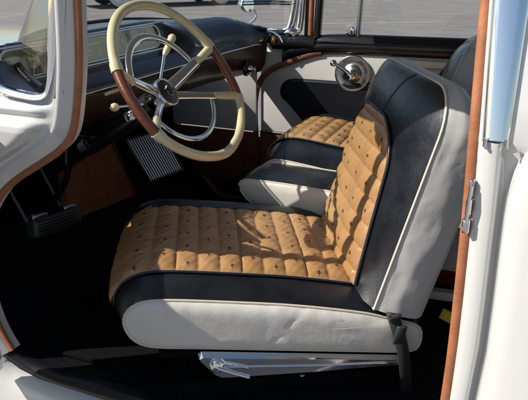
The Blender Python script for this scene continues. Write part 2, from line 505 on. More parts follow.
# outer stainless frame: down the pillar, round the corner and forward along the base
for side in (0, 1):
    m = (lambda p: (p[0], p[1], p[2])) if side == 0 else (lambda p: (p[0], 1.4 - p[1], p[2]))
    path = catmull([m((.022, -.004, 1.40)), m((.006, -.010, 1.28)), m((-.014, -.013, 1.16)), m((-.028, -.015, 1.06)), m((-.040, -.016, 1.008)), m((-.056, -.0165, .986)), m((-.10, -.015, .979)), m((-.20, .004, .990)), m((-.33, .09, 1.02))], 8)
    wt.tube([(p[0] - .004, p[1], p[2]) for p in path], .0155, 'chrome', 12, flat=((0, 1, 0), .42))
    path2 = [(p[0] + .017, p[1] + .003, p[2] - (.012 if p[2] < 1.02 else 0)) for p in path if p[2] > 1.0]
    wt.tube(path2, .005, 'satin', 8, flat=((0, 1, 0), .5))
# inner frame on the far side with its curved foot
wt.tube(catmull([(.035, 1.37, 1.40), (.024, 1.372, 1.25), (.016, 1.373, 1.10), (.010, 1.372, 1.02), (-.002, 1.368, .990), (-.05, 1.35, .985)], 8), [.013] * 33 + [.014, .017, .019, .018, .015, .010, .004, .003][:8], 'chrome', 12, flat=((0, 1, 0), .6))
wt.tube([base_line(y) + Vector((.0, 0, -.004)) for y in Ys[6:-6]], .006, 'black', 8)
wt.build('windshield_trim', wsh)
rv = MB()
rv.tube([(-.215, 1.325, 1.088), (-.13, 1.365, 1.090), (-.035, 1.385, 1.090)], .003, 'black', 8)
rv.tube([(-.215, 1.325, 1.098), (-.13, 1.366, 1.101), (-.06, 1.383, 1.100)], .002, 'black', 8)
rv.build('wiper', wsh)

# ---------------------------------------------------------------- roof and far side structure
rf = MB()
def roof_ring(x, h):
    return [(x, .02 + .66 * 0 + .68 - .70 * cos(a) * 1.0, 1.40 + h * sin(a) ** .6) for a in [pi * k / 24 for k in range(25)]]
rf.loft([roof_ring(-.02 - 0.0, .02)] + [roof_ring(x, h) for x, h in ((.05, .06), (.3, .10), (.8, .13), (1.3, .12), (1.8, .08), (2.0, .03))], 'paint', False, False)
rf.loft([[(x, y, 1.402) for y in (-.0, .05)] for x in (-.02, 2.0)], 'paint', False, False)
rf.loft([[(x, y, 1.398) for y in (.03, .7, 1.37)] for x in (.02, 1.95)], 'vinyl', False, False)
rf.loft([[top_line(y) + Vector((-.01, 0, .01)), (max(.03, top_line(y).x + .03), top_line(y).y, 1.41)] for y in Ys], 'paint', False, False)
rf.build('roof', car)
rp = MB()
rp.box((.815, .10, 1.195), (.03, .04, .41), 'black')
rp.box((.812, .05, .625), (.02, .04, .74), 'matt')
rp.build('door_pillar', car)
rp = MB(); rp.box((.812, 1.40, 1.2), (.05, .03, .41), 'black'); rp.build('door_pillar', car)

# front clip, tail, wheels (all the rest of the car body)
fc = MB()
def clip_ring(x, w, zt, crown, zb=.30):
    pts = []
    for k in range(21):
        t = -1 + 2 * k / 20
        y = .70 + w * t
        pts.append((x, y, zt + crown * (1 - abs(t) ** 2.2)))
    lo = [(x, .70 + w + .02, zt - .06), (x, .70 + w + .03, .6), (x, .70 + w - .0, zb)]
    le = [(x, .70 - w, zb), (x, .70 - w - .03, .6), (x, .70 - w - .02, zt - .06)]
    return le + pts + lo
fc.loft([clip_ring(x, w, zt, cw) for x, w, zt, cw in ((-.58, .72, .955, .075), (-.8, .735, .955, .06), (-1.2, .74, .95, .06), (-1.7, .735, .93, .055), (-2.1, .71, .88, .05), (-2.22, .66, .74, .03))], 'paint', False, False)
fc.loft([[(-2.22, .05, .74), (-2.22, .05, .32)], [(-2.22, 1.35, .74), (-2.22, 1.35, .32)]], 'matt', False, False)
fc.build('front_fenders', car)
tl = MB()
tl.loft([clip_ring(x, w, zt, cw) for x, w, zt, cw in ((1.95, .74, 1.0, .02), (2.3, .73, .98, .05), (2.9, .69, .93, .05), (3.15, .6, .75, .03))], 'paint', False, False)
tl.loft([[(.84, 1.44, z) , (1.95, 1.46, z)] for z in (.2, .6, .99)], 'paint', False, False)
tl.loft([[(2.0, y, 1.42), (2.45, y, 1.0)] for y in (.1, .7, 1.3)], 'glass', False, False)
tl.build('tail_panel', car)
def wheel(x, y, side, parent, name='wheel'):
    w = MB(); ax = (0, side, 0)
    w.disc((x, y, .345), ax, [(.20, -.18), (.32, -.18), (.343, -.15), (.345, -.09), (.343, -.03), (.325, .0)], 'tyre', 40)
    w.disc((x, y, .345), ax, [(.325, .0), (.30, .006), (.24, .008), (.205, .004)], 'wwall', 40)
    w.disc((x, y, .345), ax, [(.205, .004), (.19, -.004), (.17, .004), (.12, .018), (.10, .010), (.05, .028), (0, .03)], 'chrome', 40)
    return w.build(name, parent)
for x in (-1.42, 2.35):
    wheel(x, -.03, -1, car); wheel(x, 1.43, 1, car)
for x, s in ((-2.32, -1), (3.28, 1)):
    bm_ = MB(); bm_.tube(catmull([(x - s * .25, -.02, .42), (x - s * .05, .12, .42), (x, .7, .42), (x - s * .05, 1.28, .42), (x - s * .25, 1.42, .42)], 8), .07, 'chrome', 12, flat=((1, 0, 0), .4)); bm_.build('bumper', car)

# open near door, swung forward on its front hinges (outside the frame)
dr = MB()
hx, hy = -.345, -.055
dd = Vector((cos(radians(-80)), sin(radians(-80)), 0)); dn = Vector((-dd.y, dd.x, 0))
def door_pt(s_, t_, z): return Vector((hx, hy, z)) + dd * s_ + dn * t_
sec = [(.03, .30), (0, .5), (-.008, .74), (0, .93), (.02, .97)]
dr.loft([[door_pt(s_, -.005 + t_, z) for t_, z in sec] + [door_pt(s_, .085, z) for z in (.97, .74, .3)] for s_ in (.02, .3, .6, .95, 1.06)], 'paint', True, True)
dr.tube([door_pt(.36, .05, .96), door_pt(.40, .05, 1.33), door_pt(.48, .05, 1.38), door_pt(.98, .05, 1.38), door_pt(1.04, .05, 1.3), door_pt(1.05, .05, .96)], .011, 'chrome', 8)
dr.build('driver_door', car)

# ---------------------------------------------------------------- floor, firewall, tunnel
fl = MB()
vs = []; fs = []
nx, ny = 60, 50
for i in range(nx + 1):
    for j in range(ny + 1):
        x = -.62 + 2.5 * i / nx; y = .04 + 1.32 * j / ny
        z = .262
        z += .10 * math.exp(-((y - .70) / .14) ** 2) * (1 if x < .9 else .8)
        if x < -.36: z += (-.36 - x) * 1.1
        z += .003 * sin(x * 31 + y * 17) + .003 * sin(y * 43 - x * 11)
        vs.append((x, y, z))
for i in range(nx):
    for j in range(ny):
        a = i * (ny + 1) + j; fs.append([a, a + ny + 1, a + ny + 2, a + 1])
fl.add(vs, fs, 'carpet')
fl.build('floor_carpet', car)
fw = MB()
fw.loft([[(-.56, y, .5), (-.58, y, .75), (-.54, y, 1.0)] for y in (.0, .7, 1.38)], 'matt', False, False)
fw.loft([[(x, 1.375, z) for z in (.10, .55)] for x in (-.6, -.14)], 'brown', False, False)
fw.loft([[(x, .035, z) for z in (.26, .6, .95)] for x in (-.56, -.345)], 'matt', False, False)
fw.build('firewall', car)
kp = MB()   # far-side kick panel
kp.box((-.40, 1.366, .725), (.46, .012, .30), 'vinyl', bev=.004)
kp.box((-.40, 1.364, .46), (.46, .012, .22), 'copper', bev=.004)
kp.build('kick_panel', car)
# dark brown lower panel beside the column
bk = MB()
q = [Vector(p) for p in ((-.36, .36, .745), (-.36, .60, .715), (-.33, .68, .50), (-.34, .34, .53))]
bk.add(q + [p + Vector((-.02, 0, -.005)) for p in q], [[0, 1, 2, 3], [7, 6, 5, 4], [0, 4, 5, 1], [1, 5, 6, 2], [2, 6, 7, 3], [3, 7, 4, 0]], 'copper', False)
bk.tube([q[1] + Vector((.003, 0, 0)), q[2] + Vector((.003, 0, 0))], .004, 'brown', 8)
bk.build('lower_panel', car)

# ---------------------------------------------------------------- dashboard
def dash_front(Y):
    if Y < 1.0: x = -.185
    else: x = -.185 + .075 * ((Y - 1.0) / .34) ** 1.5
    return x
def dash_low(Y): return .930 if Y < 1.0 else .930 + .015 * (Y - 1.0) / .34
def ring_dash(Y):
    b = base_line(min(max(Y, .04), 1.36)); xf = dash_front(Y); zl = dash_low(Y)
    e = 0
    if Y > 1.22: e = ((Y - 1.22) / .14) ** 2       # round the far end off
    if Y < .12: e = ((.12 - Y) / .10) ** 2 * .6
    pod = 1 / (1 + math.exp(-(Y - .86) / .02))      # 0 = instrument side, 1 = padded passenger side
    def mx(a, c): return a + (c - a) * pod
    pts = [(b.x - .01, b.z - .012), (mx(b.x + (xf - .13 - b.x) * .5, b.x + (xf - .12 - b.x) * .5), b.z + .002 - .004 * pod),
           (mx(xf - .125, xf - .125), mx(1.070, 1.050)), (mx(xf - .112, xf - .085), mx(1.066, 1.038)), (mx(xf - .110, xf - .060), mx(1.058, 1.024)),
           (mx(xf - .100, xf - .040), mx(.984, 1.006)), (mx(xf - .080, xf - .022), mx(.978, .985)), (mx(xf - .040, xf - .008), mx(.968, .966)), (xf - .010, zl + .018), (xf, zl + .006), (xf, zl), (xf - .02, zl - .006), (xf - .2, zl - .006)]
    top = b.z
    out = []
    for k, (x, z) in enumerate(pts):
        if k > 0: x = x + (b.x + .02 - x) * e * (.45 if k > 2 else 0)
        z = min(z, z + (zl + .02 - z) * e * .45) if 1 < k < 9 else z
        out.append(Vector((x, Y, z)))
    return out
YD = [.02, .04, .06, .08, .10, .12] + [.12 + .03 * k for k in range(1, 24)] + [.83, .85, .865, .88, .90, .93] + [.96 + .03 * k for k in range(0, 9)] + [1.22, 1.25, 1.28, 1.31, 1.335, 1.355]
YD = sorted(set(round(y, 4) for y in YD))
db = MB()
rr = []
for y in YD:
    p = ring_dash(y)
    rr.append(resample(p, 64))
db.loft(rr, 'dash', False, False)
db.loft([[rr[0][k] for k in range(64)], [Vector((rr[0][k].x, .02, .9)) for k in range(64)]], 'dash', False, False)
dash = db.build('dashboard', car)
# thin bright line along the lower edge and the curved one round the far end
dt = MB()
dt.tube([(dash_front(y) + .002, y, dash_low(y) + .003) for y in YD[1:-3]], .0028, 'chrome', 8)
dt.build('lower_trim', dash)
da = MB()
arc = catmull([(-.30, 1.30, 1.018), (-.20, 1.345, 1.005), (-.12, 1.352, .992), (-.07, 1.345, .975), (-.045, 1.33, .950)], 8)
da.tube(arc, .0045, 'chrome', 8)
da.build('end_trim', dash)
em = MB()
em.box((-.085, 1.325, .958), (.012, .030, .024), 'gold', rot=(.3, .2, .5), bev=.003)
em.build('emblem', dash)
cb = MB()
cb.box((-.022, 1.362, .962), (.030, .012, .036), 'chrome', bev=.004)
cb.box((-.022, 1.354, .958), (.016, .008, .018), 'black', bev=.002)
cb.build('vent_knob', dash)
tp = MB()
tp.box((-.186, .39, .918), (.006, .07, .010), 'cream', rot=(0, 0, .05), bev=.002)
tp.build('trim_plate', dash)
# instrument panel
ip = MB()
def gp(Y, z, off=0):      # the instrument plane leans back slightly
    t = (z - .984) / .076
    return Vector((-.2835 - .011 * t + off, Y, z))
outl = []
for k in range(9):
    a = -pi / 2 + pi * k / 8; outl.append((.775 + .035 * cos(a), 1.0215 + .0345 * sin(a)))
for k in range(9):
    a = pi / 2 + pi * k / 8; outl.append((.13 + .035 * cos(a), 1.0215 + .0345 * sin(a)))
ip.add([gp(y, z, .004) for y, z in outl], [list(range(len(outl)))], 'dial', False)
ip.add([gp(y, z, .004) for y, z in outl] + [gp(y, z, -.02) for y, z in outl], [[k, (k + 1) % 18, 18 + (k + 1) % 18, 18 + k] for k in range(18)], 'black', False)
inst = ip.build('instrument_panel', dash)
ib = MB()
ib.tube([gp(y, z, .007) for y, z in outl], .0038, 'chrome', 8, closed=True)
ib.tube([gp(y, .981, .014) for y in (.08, .3, .5, .84)], .0035, 'chrome', 8)
ib.tube([gp(y, 1.063, .014) for y in (.08, .3, .5, .84)], .003, 'chrome', 8)
ib.build('instrument_bezel', dash)
im = MB()
rnd = random.Random(3)
for k in range(9):
    y = .30 + .045 * k
    for (dy, dz, w_, h_) in ((0, .007, .009, .0022), (0, -.007, .009, .0022), (-.0045, 0, .0022, .014), (.0045, 0 if k % 2 else .0035, .0022, .014 if k % 2 else .007)):
        im.box(gp(y + dy, 1.012 + dz, .0055), (.002, w_, h_), 'mark')
    for q_ in range(4): im.box(gp(y + .011 * q_, .996, .0055), (.002, .0016, .006 if q_ == 0 else .004), 'mark')
for y in (.62, .72):
    im.disc(gp(y, 1.025, .005), (1, 0, .1), [(.024, 0), (.024, .002), (.021, .0025), (.020, .001)], 'satin', 24)
    im.box(gp(y + .004, 1.03, .0075), (.001, .003, .022), 'mark', rot=(.6, 0, 0))
im.box(gp(.40, 1.035, .0055), (.002, .18, .003), 'mark')
im.build('dial_marks', dash)
iglass = MB()
iglass.add([gp(y, z, .010) for y, z in outl], [list(range(len(outl)))], 'glass', False)
iglass.build('instrument_glass', dash)
# brown panel under the pad
up = MB()
def upx(Y): return dash_front(Y) - .016
up.loft([[(upx(y), y, dash_low(y) - .004), (upx(y) - .002, y, .90), (upx(y) - .010, y, .86), (upx(y) - .03, y, .828), (upx(y) - .09, y, .822)] for y in YD if .05 < y], 'brown', False, False)
up.build('lower_fascia', dash)
kn = MB()
for y in (1.24,):
    kn.disc((upx(y) - .006, y, .858), (1, 0, -.1), [(.030, 0), (.030, .008), (.016, .014)], 'black', 24)
    kn.disc((upx(y) - .004, y, .858), (1, 0, -.1), [(.015, .01), (.015, .020), (.011, .024), (.009, .032), (.012, .037), (.0, .040)], 'chrome', 20)
kn.build('knob', dash)
ub = MB()   # dark clutter below the dash
ub.box((-.42, .72, .77), (.16, .30, .10), 'matt', bev=.02)
ub.disc((-.27, .17, .82), (.4, -1, .3), [(.0, .03), (.03, .03), (.045, .02), (.048, -.03), (.03, -.06)], 'black', 24)
ub.tube(catmull([(-.26, .28, .80), (-.27, .27, .70), (-.33, .28, .62), (-.365, .29, .57)], 6), .009, 'matt', 8)
ub.tube(catmull([(-.28, .12, .86), (-.25, .18, .80), (-.27, .30, .79), (-.30, .44, .83), (-.31, .58, .80), (-.38, .70, .78)], 8), .004, 'plastic', 8)
ub.tube(catmull([(-.28, .20, .88), (-.26, .30, .82), (-.30, .40, .77), (-.45, .44, .74)], 8), .003, 'copper', 8)
ub.box((-.27, .42, .855), (.10, .12, .05), 'black', bev=.012)
ub.build('underdash_bracket', dash)
hb = MB()
hb.tube(catmull([(-.24, .30, .885), (-.20, .24, .880), (-.185, .19, .884)], 6), .0075, 'satin', 10)
hb.tube([(-.20, .24, .880), (-.21, .26, .86), (-.25, .28, .82)], .004, 'satin', 8)
hb.build('brake_release', dash)
# ribbed metal grille low in the middle
gr = MB()
A = Vector((-.37, .70, .685)); Bv = Vector((-.335, .865, .685)); D = Vector((-.285, .70, .545))
ex = (Bv - A); ey = (D - A); nn = ex.cross(ey).normalized()
if nn.x < 0: nn = -nn
gr.add([A, A + ex, A + ex + ey, A + ey] + [p - nn * .03 for p in (A, A + ex, A + ex + ey, A + ey)], [[0, 1, 2, 3], [0, 4, 5, 1], [1, 5, 6, 2], [2, 6, 7, 3], [3, 7, 4, 0], [7, 6, 5, 4]], 'matt', False)
for k in range(15):
    t = .05 + .9 * k / 14
    gr.tube([A + ex * t + ey * .03 + nn * .003, A + ex * t + ey * .97 + nn * .003],   .0030, 'satin', 8)
fr = [A, A + ex, A + ex + ey, A + ey]
gr.tube([p + nn * .003 for p in fr], .006, 'black', 8, closed=True)
gr.build('ribbed_grille', dash)

# brake pedal
pd = MB()
pc = Vector((-.350, .290, .545)); rt = Euler((radians(-8), radians(-12), 0)).to_matrix()
pd.box(pc, (.040, .195, .052), 'plastic', rot=rt, bev=.008)
for k in range(5): pd.box(pc + rt @ Vector((.0205, 0, -.018 + .009 * k)), (.003, .17, .003), 'black', rot=rt)
for dy, w_ in ((-.060, .062), (.064, .050)):
    pd.box(pc + rt @ Vector((-.004, dy, .032)), (.034, w_, .016), 'steel', rot=rt, bev=.005)
for dy in (-.092, .055):
    q_ = pc + rt @ Vector((-.01, dy, .02))
    pd.tube([q_, q_ + Vector((-.04, -.012, .10)), q_ + Vector((-.10, -.02, .24))], .006, 'plastic', 8)
pd.box(pc + Vector((-.02, .085, .075)), (.03, .03, .022), 'copper', rot=rt, bev=.004)
pd.build('brake_pedal', car)

# ---------------------------------------------------------------- steering wheel
H = Vector((.049, .37, .967)); th = .58
n_ = Vector((cos(th), 0, sin(th))); e1 = Vector((0, 1, 0)); e2 = Vector((-sin(th), 0, cos(th)))
def W(a, b, d=0.): return H + e1 * a + e2 * b + n_ * d
RK = [(-90, .212), (-70, .212), (-50, .222), (-35, .233), (-24, .243), (-14, .241), (-4, .240), (6, .240), (14, .240), (22, .236), (37, .231), (55, .226), (75, .220), (90, .218)]
def rimr(deg):
    d = (deg + 180) % 360 - 180
    if d > 90: d = 180 - d
    if d < -90: d = -180 - d
    w_ = 0; t_ = 0
    for k in range(-9, 10):                     # smooth the profile table
        dk = d + k * 1.6; g_ = math.exp(-(k / 5) ** 2)
        if dk > 90: dk = 180 - dk
        if dk < -90: dk = -180 - dk
        for (a, ra), (b, rb) in zip(RK, RK[1:]):
            if a <= dk <= b: t_ += g_ * (ra + (rb - ra) * (dk - a) / (b - a)); w_ += g_; break
    return t_ / w_
def rim_pts(a0, a1, n): return [W(rimr(a) * cos(radians(a)), rimr(a) * sin(radians(a))) for a in [a0 + (a1 - a0) * k / n for k in range(n + 1)]]
sw = MB()
G = 16; GL = -22
# two ivory arcs: top and bottom
for a0, a1 in ((G, 180 - G), (180 - GL, 360 + GL)):
    pts = rim_pts(a0, a1, 64)
    rad = [.0126 + .0025 * (abs(k - 32) > 29) for k in range(65)]
    sw.tube(pts, rad, 'ivory', 16, flat=(n_, .92))
# four ivory spurs reaching in from the rim
SP = [G, 180 - G, 180 - GL, 360 + GL]
spur_end = []
for a in SP:
    r0 = rimr(a); ca, sa = cos(radians(a)), sin(radians(a))
    p0 = W(r0 * ca, r0 * sa); p1 = W(.165 * ca, .165 * sa * .98, -.026)
    mid = p0.lerp(p1, .35)
    sw.tube([p0, mid, p1], [.0145, .0125, .0105], 'ivory', 14, flat=(n_, .75))
    spur_end.append((a, p1))
wheel_ = sw.build('steering_wheel', car)
for a0, a1 in ((GL, G), (180 - G, 180 - GL)):
    gm = MB()
    pts = rim_pts(a0, a1, 216)
    rad = [.0122 + .0007 * (1 + cos(k * pi / 2)) * .5 for k in range(217)]
    gm.tube(pts, rad, 'grip', 14)
    gm.build('grip', wheel_)
for a, p1 in spur_end:
    sm_ = MB()
    ca, sa = cos(radians(a)), sin(radians(a))
    hub = W(.030 * ca, .030 * sa, -.066)
    up_ = a in (SP[0], SP[1])
    w0 = .016 if up_ else .011
    sm_.tube([hub, hub.lerp(p1, .5), p1.lerp(hub, -.04)], [w0 * 1.15, w0, .0135 if up_ else .011], 'chrome', 12, flat=(n_, .38))
    sm_.build('spoke', wheel_)
hr = MB()
ringp = []
for k in range(61):
    a = 13 + (167 - 13) * k / 60
    ringp.append(W(.155 * cos(radians(a)), .147 * sin(radians(a)), -.034))
hr.tube(ringp, [(.0105 if 4 < k < 56 else .009) for k in range(61)], 'chrome', 12, flat=(n_, .5))
ringp = []
for k in range(61):
    a = 180 + 20 + (360 - 22 - 200) * k / 60
    ringp.append(W(.158 * cos(radians(a)), .146 * sin(radians(a)), -.034))
hr.tube(ringp, .0075, 'chrome', 12, flat=(n_, .55))
hr.build('horn_ring', wheel_)
hu = MB()
hc = W(0, 0, -.066)
hu.disc(hc, n_, [(.026, -.06), (.040, -.02), (.041, .002), (.040, .010), (.037, .013), (.034, .010)], 'chrome', 36)
hu.disc(hc, n_, [(.034, .010), (.022, .013), (.012, .0145), (0, .015)], 'plastic', 36)
hubo = hu.build('hub', wheel_)
he = MB()
for k in range(6):
    a = pi / 3 * k + .3
    he.box(hc + n_ * .0165 + (e1 * cos(a) + e2 * sin(a)) * .013, (.004, .005, .010), 'satin', rot=(a, 0, 0))
he.box(hc + n_ * .018, (.003, .010, .010), 'brown', rot=(.4, 0, 0))
he.build('horn_emblem', wheel_)
co = MB()
co.tube([hc - n_ * .02, hc - n_ * .10, hc - n_ * .30, hc - n_ * .32, hc - n_ * .62], [.032, .030, .029, .024, .024], 'black', 20)
col = co.build('steering_column', car)
lv = MB()
l0 = hc - n_ * .045 + Vector((0, .02, 0)); l1 = Vector((-.05, .448, 1.016)); 
lv.tube([l0, l0.lerp(l1, .6), l1], .0042, 'chrome', 10)
l2 = Vector((-.05, .500, 1.062))
lv.tube([l1, l1.lerp(l2, .15), l1.lerp(l2, .6), l2.lerp(l1, .1), l2], [.005, .0085, .0095, .0115, .008], 'ivory', 14)
lv.build('gear_lever', col)
ts = MB()
t0 = hc - n_ * .05 - Vector((0, .02, 0)); t1 = Vector((-.11, .29, .902))
ts.tube([t0, t0.lerp(t1, .7), t1], .0035, 'chrome', 8)
ts.disc(t1, (t1 - t0), [(.004, -.012), (.009, -.008), (.012, 0), (.009, .008), (0, .012)], 'ivory', 16)
ts.build('signal_stalk', col)
bkk = MB()
bkk.box((-.10, .36, .875), (.05, .05, .028), 'satin', rot=(.2, -.5, .3), bev=.005)
bkk.disc((-.09, .335, .868), (.3, -1, .2), [(.0, .014), (.010, .013), (.012, 0), (.009, -.01)], 'chrome', 16)
bkk.build('column_bracket', col)

# ---------------------------------------------------------------- far door
fd = MB()
fd.box((.44, 1.392, .73), (1.20, .03, .42), 'vinyl', bev=.006)
door = fd.build('passenger_door', car)
t_ = MB()
t_.box((.44, 1.374, .47), (1.20, .014, .20), 'copper', bev=.004)
t_.box((.44, 1.371, .576), (1.20, .014, .010), 'brown', bev=.004)
t_.build('lower_door_trim', door)
gt = MB()   # dark garnish moulding under the window
prof = [(.014, .905), (-.008, .912), (-.022, .925), (-.028, .945), (-.020, .962), (-.010, .975), (-.004, .984), (.02, .986)]
gt.loft([[(x, 1.385 + y, z - dz) for y, z in prof] for x, dz in ((-.06, .05), (-.02, .03), (.05, .012), (.12, .004), (.2, 0), (.6, -.003), (1.04, -.003))], 'black', False, False)
gt.tube([(x, 1.358, .958) for x in (0.0, .3, .7, 1.04)], .003, 'black', 8)
gt.build('window_garnish', door)
cs = MB()
cs.box((.70, 1.368, .893), (.68, .008, .026), 'cream', bev=.003)
cs.build('cream_strip', door)
ni = MB()
oi = [(-.072, .745), (-.066, .775), (-.045, .797), (-.01, .806), (.06, .808), (.20, .808), (.50, .808), (.95, .806), (.95, .62), (.07, .61), (.045, .618), (-.03, .695), (-.062, .722)]
oi = catmull([(x, 0, z) for x, z in oi], 6, closed=True)
inner = []
for k, sc_ in ((0, 1), (1, .985), (2, .95)):
    cx, cz = .3, .71
    inner.append([Vector((cx + (p.x - cx) * sc_, 1.3745 - (0, .007, .010)[k], cz + (p.z - cz) * (sc_ if k < 2 else .90))) for p in oi])
ni.loft(inner, 'inset', True, True)
ni.build('door_insert', door)
wcr = MB()
wcr.disc((.228, 1.372, .842), (0, -1, 0), [(.070, 0), (.071, .006), (.066, .010), (.058, .007), (.040, .003), (.034, .006), (.030, .016), (.0, .018)], 'satin', 40)
wcr.build('crank_dish', door)
wch = MB()
wch.disc((.232, 1.356, .838), (0, -1, 0), [(.022, 0), (.022, .012), (.016, .020), (0, .024)], 'chrome', 24)
wch.tube([(.232, 1.340, .838), (.20, 1.335, .862), (.165, 1.332, .884)], [.009, .007, .006], 'chrome', 12)
wch.disc((.165, 1.335, .885), (0, -1, 0), [(.006, -.002), (.011, .004), (.013, .016), (.010, .026), (0, .029)], 'chrome', 18)
wch.build('window_crank', door)
wf = MB()
wf.loft([[(x + .0, 1.375, z), (x + .012, 1.370, z), (x + .026, 1.375, z), (x + .026, 1.40, z), (x, 1.40, z)] for x, z in ((.062, .97), (.085, 1.40))], 'black', True, True)
wf.build('window_frame', door)
vp = MB()
vp.loft([[(x, 1.384, z), (x + .008, 1.378, z), (x + .016, 1.384, z), (x + .016, 1.40, z), (x, 1.40, z)] for x, z in ((.228, .975), (.245, 1.40))], 'satin', True, True)
vp.box((.218, 1.383, 1.0), (.018, .016, .03), 'chrome', bev=.004)
vp.box((.205, 1.380, .992), (.028, .010, .010), 'chrome', bev=.003)
vp.build('vent_window_post', door)
vg = MB(); vg.add([(.09, 1.392, .985), (.23, 1.392, .985), (.25, 1.392, 1.40), (.11, 1.392, 1.40)], [[0, 1, 2, 3]], 'glass', False)
vg.build('vent_glass', door)
dw = MB(); dw.add([(.245, 1.396, .985), (.80, 1.396, .985), (.79, 1.396, 1.40), (.26, 1.396, 1.40)], [[0, 1, 2, 3]], 'glass', False)
dw.build('window_glass', door)
# brown seals of the far door opening
fs_ = MB()
fs_.tube(catmull([(.10, 1.372, .915), (.055, 1.372, .905), (-.03, 1.372, .872), (-.095, 1.372, .845), (-.14, 1.372, .812), (-.168, 1.372, .765), (-.18, 1.372, .71), (-.182, 1.372, .64), (-.178, 1.372, .55), (-.175, 1.372, .45)], 6), .0125, 'lace', 12, flat=((0, 1, 0), .7))
fs_.build('door_seal', car)
fp = MB()
fp.tube([(.048, 1.385, .955), (.052, 1.383, 1.1), (.068, 1.38, 1.40)], .0105, 'rubber', 12)
fp.tube([(.030, 1.392, .955), (.034, 1.39, 1.1), (.050, 1.388, 1.40)], .010, 'black', 12)
fp.build('door_seal', car)
ap = MB()   # far windshield corner: black cap between dash and door garnish
ap.tube(catmull([(-.10, 1.352, .945), (-.04, 1.362, .948), (.02, 1.368, .950), (.07, 1.372, .945)], 6), [.026] * 9 + [.028] * 10, 'black', 14, flat=((0, 1, 0), .6))
ap.box((-.03, 1.374, .952), (.18, .02, .05), 'black', bev=.01)
ap.build('corner_cap', car)
# outside mirror on the far fender
mi = MB()
mi.disc((-.235, 1.43, 1.083), (.9, -.35, .1), [(.0, -.05), (.016, -.046), (.028, -.030), (.033, -.010), (.034, 0), (.030, .003)], 'chrome', 28)
mi.disc((-.235, 1.43, 1.083), (.9, -.35, .1), [(.030, .003), (.0, .004)], 'chrome', 28)
mi.tube(catmull([(-.215, 1.44, 1.062), (-.205, 1.44, 1.035), (-.225, 1.43, 1.010), (-.26, 1.42, .99)], 6), .006, 'chrome', 10)
mi.build('side_mirror', car)

